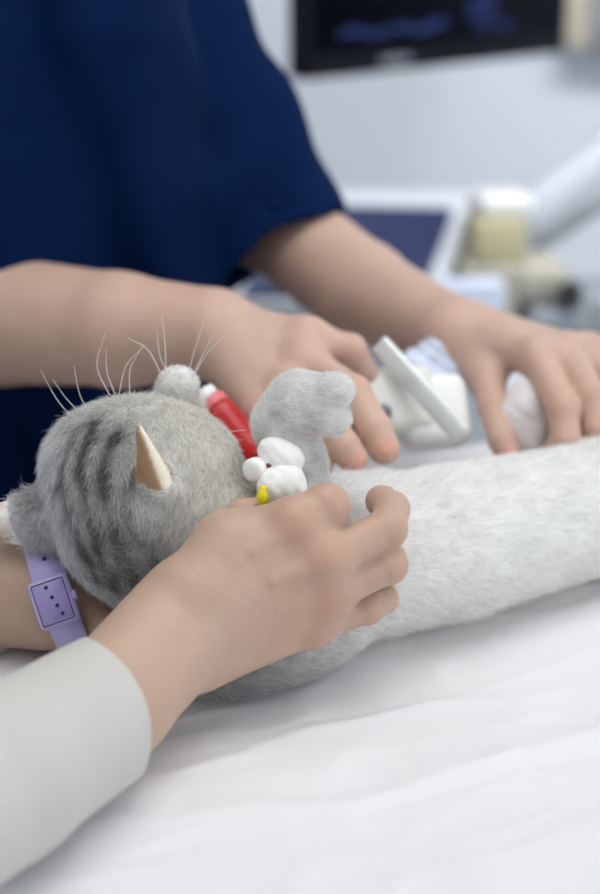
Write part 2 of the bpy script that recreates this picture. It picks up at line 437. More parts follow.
def sheet():
    x0, x1, y0, y1 = U0, U1, -N1, 0.0; nx, ny = 480, 260
    X, Y = np.meshgrid(np.linspace(x0, x1, nx), np.linspace(y0, y1, ny), indexing='ij'); P = TORG + X.ravel()[:, None] * TU - Y.ravel()[:, None] * TN; P[:, 2] = 0
    Q = P.copy(); a = math.radians(24); Q[:, 0] = P[:, 0] * math.cos(a) + P[:, 1] * math.sin(a); Q[:, 1] = -P[:, 0] * math.sin(a) + P[:, 1] * math.cos(a)
    wv = Q.copy(); wv[:, 1] += 0.035 * noise3(P, 9, 5)
    wv[:, 0] *= 0.35
    ridge = 1 - np.abs(noise3(wv, 16, 3, 2)); ridge = np.clip(ridge - 0.72, 0, 1) / 0.28
    ridge2 = 1 - np.abs(noise3(wv[:, [1, 0, 2]] * [1.0, 1.0, 1], 9, 8, 2)); ridge2 = np.clip(ridge2 - 0.8, 0, 1) / 0.2
    Z = 0.0026 * ridge ** 1.2 + 0.0022 * ridge2 ** 1.5 + 0.0018 * noise3(P, 14, 2) + 0.0009 * np.clip(1 - np.abs(noise3(wv * [1.3, 1, 1] + 3.1, 38, 11, 2)) - 0.7, 0, 1) / 0.3 + 0.0004 * noise3(P, 60, 15)
    Z = Z - 0.0046
    top = np.stack([P[:, 0], P[:, 1], TZ + Z], 1); bot = np.stack([P[:, 0], P[:, 1], np.full(len(P), TZ - 0.006)], 1)
    I = np.arange(nx * ny).reshape(nx, ny); A, B, D, E = I[:-1, :-1].ravel(), I[1:, :-1].ravel(), I[1:, 1:].ravel(), I[:-1, 1:].ravel()
    F = [np.stack([A, B, D, E], 1)]; n = nx * ny; F.append(np.stack([A + n, E + n, D + n, B + n], 1))
    ring = np.concatenate([I[:-1, 0], I[-1, :-1], I[:0:-1, -1], I[0, :0:-1]]); nxt = np.roll(ring, -1); F.append(np.stack([ring, ring + n, nxt + n, nxt], 1))
    o = big_mesh('table_sheet', np.concatenate([top, bot]), np.concatenate(F), M['sheet'])
    tag(o, 'white creased sheet covering the table under the cat', 'sheet')
sheet()

# ------------------------------------------------------------------ background equipment
def quad_rows(right, up): right = unit(right); up = unit(np.asarray(up) - right * np.dot(up, right)); return np.stack([right, np.cross(up, right) * -1, up])

def slab(name, a, b, c, depth, m, parent=None, bevel=0.006):
    """box whose front face has corners a (lower left), b (lower right), c (upper left)"""
    a, b, c = map(np.asarray, (a, b, c)); rows = quad_rows(b - a, c - a); n = np.cross(rows[0], rows[2])     # n points away from the viewer's side
    if n @ FWD < 0: n = -n
    ctr = (b + c) / 2 + n * depth / 2
    v, f = rbox(ctr, (np.linalg.norm(b - a), depth, abs((c - a) @ rows[2])), np.stack([rows[0], n, rows[2]]), bevel)
    return link_mesh(name, v, f, m, parent)

# monitor
ml = at(304, 82, 2.0); mr = at(567, 54, 2.235); mr[2] = ml[2]; up = np.array([0, 0, 1.0]); rt = unit(mr - ml); mn = np.cross(rt, up)
if mn @ FWD < 0: mn = -mn
W = float(np.linalg.norm(mr - ml)); H = 0.25
t = thing('monitor', ml + rt * W / 2 + mn * 0.03, 'black flat monitor on white arm, tilted towards the right wall, showing blue marks', 'monitor')
slab('bezel', ml, mr, ml + up * H, 0.035, M['bezel'], t, 0.008)
e = 0.012; s0 = ml - mn * 0.0015 + rt * e + up * 0.03
scr = slab('screen', s0, s0 + rt * (W - 2 * e), s0 + up * (H - 0.042), 0.003, M['screen'], t, 0)
parts = []
for k in range(22):                                                 # blurred blue reading along the lower screen
    u = 0.05 + 0.0075 * k; hh = random.uniform(0.004, 0.012)
    parts.append(rbox(ml - mn * 0.002 + rt * (u + 0.003) + up * (0.046 + 0.003 * math.sin(k * 0.7) + hh / 2), (0.005, 0.0006, hh), np.stack([rt, mn, up]), 0))
link_mesh('screen_reading', *join(*parts), M['scrblue'], scr, False)
parts = []
for k in range(14):
    an = k * 2.39996; r = 0.004 + 0.0052 * math.sqrt(k); c = (0.268 + r * math.cos(an), 0.068 + r * 0.7 * math.sin(an))
    parts.append(rbox(ml - mn * 0.002 + rt * c[0] + up * c[1], (0.006, 0.0006, 0.0055), np.stack([rt, mn, up]), 0))
for k in range(6): parts.append(rbox(ml - mn * 0.002 + rt * (0.262 + 0.011 * k) + up * 0.045, (0.006, 0.0006, 0.006), np.stack([rt, mn, up]), 0))
link_mesh('screen_emblem', *join(*parts), M['scrblue'], scr, False)
v, f = rbox(ml - mn * 0.001 + rt * 0.135 + up * 0.014, (0.045, 0.002, 0.009), np.stack([rt, mn, up]), 0.0008); link_mesh('front_mark', v, f, M['logo'], t)
mc = ml + rt * W / 2 + mn * 0.035
v, f = tube(bez([mc + up * 0.14, mc + mn * 0.05 + up * 0.13, mc + mn * 0.1 + up * 0.16, np.array([mc[0] + 0.12, 2.66, mc[2] + 0.2])], 14), 0.018); link_mesh('monitor_arm', v, f, M['cart'], t)
v, f = rbox((mc[0] + 0.12, 2.685, mc[2] + 0.2), (0.12, 0.03, 0.12), None, 0.006); link_mesh('wall_plate', v, f, M['cart'], t)

# equipment cart behind the person in navy
cart0 = at(430, 330, 1.95); t = thing('equipment_cart', (cart0[0], cart0[1] + 0.08, 0), 'white equipment cart with a dark blue sloping panel behind the navy sleeve', 'cart')
deck_z = at(480, 372, 1.9)[2]
box_obj('cart_body', (cart0[0] - 0.24, cart0[1] - 0.08, 0.10), (cart0[0] + 0.30, cart0[1] + 0.30, deck_z), M['cart'], 0.02, t)
for dx in (-0.19, 0.25):
    for dy in (-0.03, 0.25):
        v, f = lathe((cart0[0] + dx - 0.015, cart0[1] + dy, 0.045), (cart0[0] + dx + 0.015, cart0[1] + dy, 0.045), [(0, 0.03), (0, 0.045), (1, 0.045), (1, 0.03)]); link_mesh('wheel', v, f, M['black'], t)
        v, f = lathe((cart0[0] + dx, cart0[1] + dy, 0.05), (cart0[0] + dx, cart0[1] + dy, 0.12), [(0, 0.012), (1, 0.012)]); link_mesh('caster', v, f, M['steel'], t)
def poly_slab(name, corners, thick, m, parent):
    """thick plate on four corners (lower left, lower right, upper right, upper left)"""
    P = np.array(corners); n = unit(np.cross(P[1] - P[0], P[3] - P[0]))
    if n @ FWD < 0: n = -n
    V = np.concatenate([P, P + n * thick]); F = [[0, 1, 2, 3], [7, 6, 5, 4], [0, 4, 5, 1], [1, 5, 6, 2], [2, 6, 7, 3], [3, 7, 4, 0]]
    o = link_mesh(name, V, F, m, parent, False)
    b = o.modifiers.new('edge', 'BEVEL'); b.width = 0.005; b.segments = 3
    return o
poly_slab('panel_frame', [at(232, 300, 1.84), at(438, 300, 1.84), at(480, 190, 2.02), at(285, 188, 2.02)], 0.03, M['cart'], t)
o = poly_slab('blue_panel', [at(240, 292, 1.838), at(420, 292, 1.838), at(460, 203, 1.998), at(290, 201, 1.998)], 0.012, M['panel'], t)
# jar-like sand coloured tub with a white lid, boxes and papers standing on the cart
c0 = at(493, 238, 1.9); rows = quad_rows((1, 0.12, 0), (0.14, 0.1, 1))
t = thing('sand_tub', (c0[0], c0[1], deck_z), 'sand yellow plastic tub with a white lid behind the far hand', 'tub')
v, f = rbox(c0, (0.058, 0.065, 0.052), rows, 0.008); link_mesh('tub_body', v, f, M['sand'], t)
v, f = rbox(at(500, 203, 1.9), (0.062, 0.072, 0.026), rows, 0.011); link_mesh('lid', v, f, M['cap'], t)
zb = at(487, 255, 1.915)[2]; v, f = rbox(np.array([*at(487, 262, 1.915)[:2], (deck_z + 0.001 + zb) / 2]), (0.064, 0.085, zb - deck_z - 0.001), None, 0.006); link_mesh('base', v, f, M['cream'], t)
c0 = at(470, 292, 1.80); c0[2] = deck_z + 0.0605
v, f = rbox(c0, (0.068, 0.03, 0.120), quad_rows((1, 0.1, 0), (0, 0, 1)), 0.005); tag(link_mesh('paper_packet', v, f, M['paper']), 'pale blue and white packet leaning below the sand yellow tub', 'packet')
c0 = at(538, 300, 1.9); t = thing('grey_unit', (c0[0], c0[1], deck_z), 'cream topped grey unit with a black knob behind the far hand', 'device')
v, f = rbox(at(534, 276, 1.92), (0.060, 0.09, 0.042), quad_rows((1, 0.1, 0), (0, 0, 1)), 0.012); link_mesh('cream_top', v, f, M['cream'], t)
v, f = rbox(np.array([*at(550, 330, 1.92)[:2], (deck_z + 0.001 + at(545, 298, 1.92)[2]) / 2]), (0.064, 0.09, at(545, 298, 1.92)[2] - deck_z - 0.001), quad_rows((1, 0.1, 0), (0, 0, 1)), 0.008); link_mesh('grey_body', v, f, M['grey'], t)
a_, b_ = at(571, 292, 1.855), at(572, 292, 1.9); v, f = lathe(a_, b_, [(0, 0.010), (0.1, 0.0125), (1, 0.0125)]); link_mesh('knob', v, f, M['black'], t)
v, f = rbox(np.array([*at(592, 345, 1.96)[:2], deck_z + 0.04]), (0.08, 0.1, 0.078), quad_rows((1, 0.1, 0), (0, 0, 1)), 0.01); link_mesh('side_box', v, f, M['grey'], t)
# white swing arm rising to the right
t = thing('swing_arm', at(520, 240, 1.97), 'thick white swing arm rising to the right beside the wall', 'arm')
v, f = tube(bez([at(512, 226, 1.97), at(535, 212, 1.97), at(575, 182, 1.98), at(640, 140, 2.0), at(760, 70, 2.05)], 24), [0.018] + [0.033] * 23, 20); link_mesh('upper_tube', v, f, M['armwhite'], t)
v, f = tube(bez([at(528, 243, 1.97), at(560, 225, 1.965), at(620, 186, 1.965), at(760, 104, 2.04)], 16), 0.015, 12); link_mesh('lower_tube', v, f, M['grey'], t)
v, f = lathe(at(514, 250, 1.97), at(510, 200, 1.97), [(0, 0.02), (0.1, 0.026), (0.9, 0.026), (1, 0.018)]); link_mesh('pivot', v, f, M['cart'], t)
v, f = tube(bez([at(757, 74, 2.05), at(800, 66, 2.2), np.array([at(800, 60, 2.3)[0], 2.7, at(800, 60, 2.3)[2]])], 10), 0.026, 16); link_mesh('wall_mount', v, f, M['armwhite'], t)

# ------------------------------------------------------------------ people
def skin_pigment(V, base, reds, nails=(), spots=0.05):
    base = np.array(base[:3]); col = base[None, :] * (1 + spots * noise3(V, 60, 4, 3))[:, None]
    red = np.zeros(len(V))
    for p, r, s in reds: red = np.maximum(red, s * np.exp(-(np.linalg.norm(V - p, axis=1) / r) ** 2))
    red = np.clip(red + 0.12 * noise3(V, 35, 9, 2), 0, 1)[:, None]
    col = col * (1 - red) + (base * [1.0, 0.76, 0.71])[None, :] * red
    for c, R, rad in nails:
        q = (V - c) @ R.T; m = (np.sum((q / (np.array(rad) * 1.08)) ** 2, 1) < 1)
        col[m] = base * [1.08, 0.88, 0.86]
    return np.clip(col, 0.001, 1)

def fingers(F, chains, radii, palm_k, reds, nails):
    G = F.like()
    for ch, rr in zip(chains, radii):
        G.chain(ch, rr, 0.0016)
        G.blob(ch[1], [rr[1] * 1.06] * 3, None, 0.003)
        d = unit(ch[3] - ch[2]); pv = ch[2] - ch[1]; dor = pv - d * (pv @ d)
        reds += [(ch[1], rr[1] * 1.5, 0.35), (ch[3], rr[3] * 1.4, 0.3)]
        if np.linalg.norm(dor) > 1e-4:
            dor = unit(dor); R = np.stack([d, np.cross(dor, d), dor]); c = ch[3] + dor * rr[3] * 0.78 + d * 0.001; rad = (0.0062, rr[3] * 0.68, 0.0024)
            nails.append((c, R, rad))
    F.merge(G, palm_k)
    for c, R, rad in nails: F.blob(c, rad, R, 0.0004)

def A3(pts): return [at(*p) for p in pts]

def simple_head(F, c, fwd, s=1.0):
    """head with face: eyes, nose, mouth, ears; c = centre"""
    f = unit(fwd); r = unit(np.cross(f, (0, 0, 1))); u = np.cross(r, f); R = np.stack([r, f, u]); g = lambda x, y, z: c + s * (r * x + f * y + u * z)
    F.blob(g(0, -0.012, 0.03), (0.076 * s, 0.092 * s, 0.085 * s), R, 0.02); F.blob(g(0, 0.022, -0.045), (0.056 * s, 0.06 * s, 0.07 * s), R, 0.03)
    for k in (-1, 1):
        F.carve_blob(g(0.031 * k, 0.09, 0.0), (0.017 * s, 0.014 * s, 0.011 * s), R, 0.012); F.blob(g(0.031 * k, 0.071, 0.0), (0.012 * s,) * 3, R, 0.002)
        F.blob(g(0.076 * k, -0.01, -0.005), (0.008 * s, 0.017 * s, 0.03 * s), R, 0.006)
    F.cone(g(0, 0.082, 0.0), g(0, 0.102, -0.034), 0.006 * s, 0.011 * s, 0.01)
    F.blob(g(0, 0.083, -0.062), (0.022 * s, 0.008 * s, 0.006 * s), R, 0.004); F.blob(g(0, 0.081, -0.073), (0.019 * s, 0.008 * s, 0.006 * s), R, 0.004)
    F.cone(g(0, -0.03, -0.05), g(0, -0.045, -0.16), 0.05 * s, 0.055 * s, 0.02)
    return g, R

# ---- person in navy scrubs, standing on the far side of the table
SK_A = srgb(200, 168, 151); SK_B = srgb(188, 159, 140)
pa = thing('person', (-0.235, 1.27, 0), 'person in navy scrubs behind the table, both bare forearms reaching over the cat', 'person')
redA, nailA = [], []
h = 0.0017
F = Field((-0.42, 0.93, TZ + 0.0), (0.24, 1.45, TZ + 0.26), h)
wr = at(214, 334, 1.135)
elR = at(-170, 285, 1.31)
F.chain([elR, at(0, 320, 1.215), at(120, 330, 1.165), wr], [0.044, 0.0445, 0.0375, 0.0295], 0.008)
mc = A3([(306, 338, 1.105), (304, 362, 1.09), (288, 392, 1.075), (264, 416, 1.07)])
for p, r in zip(mc, (0.0125, 0.0125, 0.0118, 0.0108)): F.cone(wr, p, 0.021, r, 0.012)
F.chain(mc, [0.0115, 0.0118, 0.011, 0.010], 0.008)
F.chain(A3([(232, 338, 1.14), (285, 345, 1.135), (325, 356, 1.13), (352, 372, 1.128)]), [0.018, 0.013, 0.0105, 0.009], 0.01)
chains = [A3([(306, 338, 1.105), (350, 350, 1.105), (364, 372, 1.115), (362, 388, 1.12)]),
          A3([(304, 362, 1.09), (352, 394, 1.055), (375, 430, 1.04), (384, 449, 1.037)]),
          A3([(288, 392, 1.075), (326, 424, 1.04), (345, 448, 1.03), (353, 459, 1.03)]),
          A3([(264, 416, 1.07), (296, 442, 1.04), (312, 458, 1.03), (320, 466, 1.03)])]
fingers(F, chains, [[0.0115, 0.0098, 0.0088, 0.008], [0.0122, 0.0113, 0.0105, 0.0096], [0.0115, 0.0108, 0.0098, 0.009], [0.0102, 0.0092, 0.0085, 0.0078]], 0.008, redA, nailA)
redA += [(p, 0.012, 0.3) for p in mc]
V1, F1 = F.mesh(2)
F = Field((-0.16, 0.98, TZ - 0.02), (0.30, 1.40, TZ + 0.34), h)
elL = at(262, 216, 1.385); wl = at(454, 335, 1.19)
F.chain([at(135, -85, 1.38), elL, at(362, 292, 1.29), wl], [0.042, 0.0385, 0.0365, 0.0245], 0.008)
mc = A3([(537, 357, 1.135), (566, 353, 1.15), (588, 353, 1.165), (602, 360, 1.185)])
for p, r in zip(mc, (0.0118, 0.0115, 0.011, 0.010)): F.cone(wl, p, 0.019, r, 0.012)
F.chain(mc, [0.011, 0.011, 0.0105, 0.0095], 0.008)
F.chain([wl, at(486, 375, 1.155)], [0.017, 0.0125], 0.01)
chains = [A3([(486, 375, 1.155), (494, 408, 1.13), (503, 440, 1.11), (510, 456, 1.105)]),
          A3([(537, 357, 1.135), (563, 408, 1.095), (566, 440, 1.09), (553, 455, 1.095)]),
          A3([(566, 353, 1.15), (590, 395, 1.105), (596, 428, 1.10), (592, 443, 1.105)]),
          A3([(588, 353, 1.165), (612, 385, 1.13), (622, 420, 1.12), (620, 436, 1.12)]),
          A3([(602, 360, 1.185), (628, 385, 1.155), (640, 415, 1.145), (640, 430, 1.145)])]
fingers(F, chains, [[0.012, 0.0098, 0.0096, 0.0085], [0.0118, 0.0102, 0.0095, 0.0085], [0.0115, 0.010, 0.0092, 0.0084], [0.011, 0.0095, 0.0086, 0.008], [0.0098, 0.0084, 0.0078, 0.0072]], 0.008, redA, nailA)
redA += [(p, 0.012, 0.3) for p in mc]
V2, F2 = F.mesh(2)
F = Field((-0.72, 0.98, 0.0), (0.12, 1.6, 1.75), 0.009)             # trunk, legs, head
pel = np.array([-0.235, 1.27, 0.88]); chest = np.array([-0.235, 1.275, 1.16]); shL = at(135, -85, 1.37); shR = np.array([2 * -0.24 - shL[0], shL[1], shL[2]])
nk = np.array([-0.24, 1.28, shL[2] + 0.07])
F.chain([pel, chest, np.array([-0.24, 1.29, shL[2] - 0.02])], [0.11, 0.108, 0.09], 0.05, (0, 1, 0), 0.68)
F.chain([shR, nk, shL], [0.045, 0.05, 0.045], 0.05)
F.chain([shL, elL], [0.046, 0.042], 0.03); F.chain([shR, elR], [0.046, 0.044], 0.03)
for k in (-1, 1):
    F.chain([pel + [0.085 * k, 0, -0.02], np.array([-0.24 + 0.09 * k, 1.26, 0.48]), np.array([-0.24 + 0.09 * k, 1.28, 0.09])], [0.085, 0.055, 0.036], 0.03)
    F.chain([np.array([-0.24 + 0.09 * k, 1.30, 0.045]), np.array([-0.24 + 0.1 * k, 1.14, 0.03])], [0.035, 0.028], 0.03)
hc = nk + [0, -0.06, 0.17]; gA, RA = simple_head(F, hc, (0.15, -0.85, -0.5))
V3, F3 = F.mesh(2)
Vb, Fb = np.concatenate([V1, V2, V3]), np.concatenate([F1, F2 + len(V1), F3 + len(V1) + len(V2)])
big_mesh('body', Vb, Fb, M['skin'], pa, skin_pigment(Vb, SK_A, redA, nailA))
# scrub top
F = Field((-0.72, 1.0, 0.72), (0.12, 1.50, 1.42), 0.0042)
T = F.like()
T.chain([pel + [0, 0, -0.08], chest + [0, -0.01, -0.08], chest + [0, -0.005, 0.03], np.array([-0.235, 1.285, shL[2] - 0.005])], [0.160, 0.158, 0.154, 0.110], 0.02, (0, 1, 0), 0.66)
T.chain([shR, nk - [0, 0, 0.03], shL], [0.062, 0.066, 0.062], 0.05)
hem = at(270, 243, 1.345); dirL = unit(hem - shL)
S = F.like(); S.cone(shL, hem + dirL * 0.08, 0.058, 0.063, 0); S.cut(at(292, 236, 1.33), unit(0.5 * RGT - 0.85 * UPV - 0.05 * FWD))
T.merge(S, 0.022)
hemR = shR + (elR - shR) * 0.92; S = F.like(); S.cone(shR, elR, 0.064, 0.060, 0); S.cut(hemR, unit(elR - shR)); T.merge(S, 0.022)
def folds(X, Y, Z):
    u = X * 1.0 + 0.42 * (Z - 1.0); v = X + 0.2 * (Z - 1.0)
    a = np.exp(-((X + 0.24) / 0.14) ** 2 * 0.6)
    f = 0.0130 * a * np.sin(u * 50 + 1.6 * np.sin(Z * 8)) + 0.003 * a * np.sin(u * 95 + 2.2 * np.sin(Z * 9)) + 0.0022 * np.sin(v * 120 + 3 * np.sin(Z * 7 + 1)) * a
    b = np.clip((X + 0.10) / 0.04, 0, 1)
    return f + b * 0.0022 * np.sin(Z * 70 - X * 60 + 1.5 * np.sin(Y * 30)) + 0 * Y
T.warp(folds)
T.carve_cone(hem - dirL * 0.04, hem + dirL * 0.1, 0.050, 0.058, 0.002)
T.carve_cone(nk + [0, 0, 0.0], nk + [0, -0.04, 0.2], 0.062, 0.09, 0.004)
big_mesh('scrub_top', *T.mesh(2), M['navy'], pa)
F = Field((-0.55, 1.0, 0.0), (0.1, 1.5, 0.95), 0.008)
for k in (-1, 1): F.chain([pel + [0.085 * k, 0, 0.02], np.array([-0.24 + 0.09 * k, 1.26, 0.48]), np.array([-0.24 + 0.09 * k, 1.28, 0.10])], [0.10, 0.075, 0.062], 0.03)
F.cut((0, 0, 0.075), (0, 0, -1)); big_mesh('trousers', *F.mesh(2), M['trouser'], pa)
F = Field(hc - 0.17, hc + 0.17, 0.006); F.blob(gA(0, -0.02, 0.035), (0.088, 0.105, 0.096), RA, 0); F.blob(gA(0, -0.075, -0.03), (0.075, 0.05, 0.09), RA, 0.03); F.carve_blob(gA(0, 0.09, -0.03), (0.07, 0.06, 0.085), RA, 0.01)
big_mesh('hair', *F.mesh(2), M['hair'], pa)

# ---- person in a pale grey long-sleeved top, at the left end of the table, holding the cat
pb = thing('person', (-0.70, 0.76, 0), 'person in pale grey long sleeves at the table\'s left end, one hand gripping the cat', 'person')
redB, nailB = [], []
F = Field((-0.20, 0.66, TZ - 0.005), (0.085, 1.06, TZ + 0.19), 0.00125)
wB = at(182, 624, 0.893); view = unit(at(250, 590, 0.9) - CAM)
elB = at(-330, 985, 0.655)
F.chain([at(-60, 815, 0.755), at(112, 700, 0.855), wB], [0.034, 0.0295, 0.0305], 0.006, view, 0.8)
mcB = A3([(294, 525, 0.902), (324, 560, 0.903), (327, 592, 0.911), (311, 623, 0.922)])
wristfan = A3([(196, 596, 0.893), (200, 612, 0.892), (202, 632, 0.893), (200, 655, 0.898)])
for p, q, r in zip(wristfan, mcB, (0.0125, 0.0128, 0.0122, 0.0113)): F.cone(p, q, 0.0185, r, 0.010)
F.chain(mcB, [0.0118, 0.0118, 0.0114, 0.0106], 0.010)
for p, q in zip(wristfan, mcB):                                       # extensor tendons under the skin
    F.cone(p * 0.4 + q * 0.6 - view * 0.0135, q - view * 0.0108, 0.0022, 0.0034, 0.005)
F.chain(A3([(205, 590, 0.90), (228, 545, 0.905), (262, 533, 0.907)]), [0.021, 0.0155, 0.011], 0.014)     # first web
for p, r in zip(mcB, (0.0118, 0.0122, 0.0112, 0.0104)): F.blob(p - view * 0.0035, (r,) * 3, None, 0.006)   # knuckle heads
chains = [A3([(294, 525, 0.902), (326, 507, 0.907), (322, 524, 0.938), (318, 534, 0.953)]),
          A3([(324, 560, 0.903), (387, 529, 0.918), (392, 509, 0.938), (381, 501, 0.950)]),
          A3([(327, 592, 0.911), (388, 565, 0.921), (390, 560, 0.944), (376, 556, 0.960)]),
          A3([(311, 623, 0.922), (368, 607, 0.929), (384, 599, 0.944), (376, 594, 0.960)]),
          A3([(226, 560, 0.915), (246, 522, 0.930), (274, 510, 0.945), (300, 510, 0.953)])]
fingers(F, chains, [[0.0128, 0.0116, 0.0104, 0.0090], [0.0122, 0.0100, 0.0096, 0.0087], [0.0112, 0.0097, 0.0092, 0.0084], [0.0103, 0.0085, 0.0080, 0.0075], [0.0150, 0.0115, 0.0100, 0.0090]], 0.005, redB, nailB)
redB += [(p - view * 0.008, 0.0125, 0.8) for p in mcB] + [(at(300, 600, 0.9), 0.03, 0.25)]
V1, F1 = F.mesh(2)
# left arm: wrist with the watch, hand under the cat's neck
F = Field((-0.55, 0.80, TZ - 0.01), (-0.03, 1.10, TZ + 0.19), 0.0018)
wL = at(48, 596, 0.985); elBL = np.array([-0.45, 0.99, TZ + 0.06]); dL = unit(at(110, 620, 0.985) - at(-20, 590, 0.99))
F.chain([elBL, at(-60, 582, 1.0), wL], [0.042, 0.0345, 0.0305], 0.006, UPV, 1.0)
palm = A3([(128, 628, 0.978), (130, 612, 0.985), (128, 598, 0.995), (122, 585, 1.005)])
for p, r in zip(palm, (0.012, 0.012, 0.0115, 0.0105)): F.cone(wL, p, 0.020, r, 0.012)
F.chain(palm, [0.012, 0.012, 0.0115, 0.0105], 0.01)
chains = [[p, p + at(172, 600 - 6 * i, 0.985 + 0.008 * i) - at(130, 612, 0.985), p + at(195, 590 - 6 * i, 1.0 + 0.008 * i) - at(130, 612, 0.985), p + at(200, 575 - 6 * i, 1.01 + 0.008 * i) - at(130, 612, 0.985)] for i, p in enumerate(palm)]
chains = [[np.maximum(q, [-9, -9, TZ + 0.012]) for q in c] for c in chains]
chains.append([np.maximum(q, [-9, -9, TZ + 0.013]) for q in A3([(80, 625, 0.975), (118, 640, 0.96), (150, 632, 0.955), (172, 620, 0.955)])])
fingers(F, chains, [[0.0115, 0.010, 0.0088, 0.008]] * 3 + [[0.0105, 0.0088, 0.008, 0.0074]] + [[0.015, 0.0115, 0.0105, 0.009]], 0.008, redB, nailB)
V2, F2 = F.mesh(2)
F = Field((-1.02, 0.38, 0.0), (-0.16, 1.2, 1.75), 0.009)
pelB = np.array([-0.74, 0.76, 0.88]); chB = np.array([-0.70, 0.76, 1.14]); sR = np.array([-0.66, 0.58, 1.27]); sL = np.array([-0.66, 0.94, 1.27]); nB = np.array([-0.66, 0.76, 1.34])
F.chain([pelB, chB, np.array([-0.67, 0.76, 1.24])], [0.12, 0.13, 0.10], 0.05, (1, 0, 0), 0.72)
F.chain([sR, nB, sL], [0.045, 0.05, 0.045], 0.05)
eR = np.array(elB); F.chain([sR, eR, at(-60, 815, 0.755)], [0.046, 0.042, 0.03], 0.03); F.chain([sL, elBL, at(-60, 582, 1.0)], [0.046, 0.042, 0.03], 0.03)
for k in (-1, 1):
    F.chain([pelB + [0, 0.085 * k, -0.02], np.array([-0.73, 0.76 + 0.09 * k, 0.48]), np.array([-0.74, 0.76 + 0.09 * k, 0.09])], [0.085, 0.055, 0.036], 0.03)
    F.chain([np.array([-0.76, 0.76 + 0.09 * k, 0.045]), np.array([-0.60, 0.76 + 0.1 * k, 0.03])], [0.035, 0.028], 0.03)
hb = nB + [0.05, 0, 0.17]; gB, RB = simple_head(F, hb, (0.85, 0.1, -0.5))
V3, F3 = F.mesh(2)
Vb, Fb = np.concatenate([V1, V2, V3]), np.concatenate([F1, F2 + len(V1), F3 + len(V1) + len(V2)])
big_mesh('body', Vb, Fb, M['skin'], pb, skin_pigment(Vb, SK_B, redB, nailB))
# shirt: near sleeve fine, the rest coarser
F = Field((-0.42, 0.46, TZ - 0.002), (-0.06, 0.92, TZ + 0.14), 0.0019)
cuff = at(124, 698, 0.860); axB = unit(cuff - at(0, 776, 0.787))
F.chain([eR, at(0, 776, 0.787), cuff + axB * 0.03], [0.046, 0.0390, 0.0345], 0.006, view, 0.92)
F.warp(lambda X, Y, Z: 0.0011 * np.sin((X + Z * 0.6) * 95 + 2 * np.sin(Y * 40)) * np.clip((-0.10 - X) / 0.05, 0, 1))
nC = unit(0.92 * RGT + 0.39 * UPV + 0.25 * FWD); F.curved_cut(cuff + nC * 0.005, nC, np.cross(nC, view), 0.055); F.carve_cone(cuff - axB * 0.035, cuff + axB * 0.05, 0.0310, 0.0312, 0.001, view, 0.92)
V1, F1 = F.mesh(2)
F = Field((-1.02, 0.38, 0.66), (-0.10, 1.16, 1.42), 0.0045)
F.chain([pelB - [0, 0, 0.1], chB, np.array([-0.67, 0.76, 1.25])], [0.145, 0.145, 0.115], 0.05, (1, 0, 0), 0.75)
F.chain([sR, nB - [0, 0, 0.03], sL], [0.06, 0.062, 0.06], 0.05)
F.chain([sR, eR, eR + (at(0, 776, 0.787) - eR) * 0.5], [0.06, 0.047, 0.041], 0.02)
cuffL = at(2, 590, 0.993); axL = unit(wL - at(-60, 582, 1.0)); S = F.like(); S.chain([sL, elBL, cuffL + axL * 0.05], [0.06, 0.050, 0.0385], 0.006); S.cut(cuffL, unit(axL + 0.25 * UPV)); F.merge(S, 0.01)
F.carve_cone(nB + [0, 0, 0.0], nB + [0.03, 0, 0.2], 0.062, 0.09, 0.004)
V2, F2 = F.mesh(2)
big_mesh('long_sleeved_top', np.concatenate([V1, V2]), np.concatenate([F1, F2 + len(V1)]), M['knit'], pb)
F = Field((-1.0, 0.45, 0.0), (-0.5, 1.1, 0.95), 0.008)
for k in (-1, 1): F.chain([pelB + [0, 0.085 * k, 0.02], np.array([-0.73, 0.76 + 0.09 * k, 0.48]), np.array([-0.74, 0.76 + 0.09 * k, 0.10])], [0.10, 0.075, 0.062], 0.03)
F.cut((0, 0, 0.075), (0, 0, -1)); big_mesh('trousers', *F.mesh(2), M['jeans'], pb)
F = Field(hb - 0.17, hb + 0.17, 0.006); F.blob(gB(0, -0.02, 0.035), (0.088, 0.105, 0.096), RB, 0); F.blob(gB(0, -0.075, -0.03), (0.075, 0.05, 0.09), RB, 0.03); F.carve_blob(gB(0, 0.09, -0.03), (0.07, 0.06, 0.085), RB, 0.01)
big_mesh('hair', *F.mesh(2), M['hair'], pb)

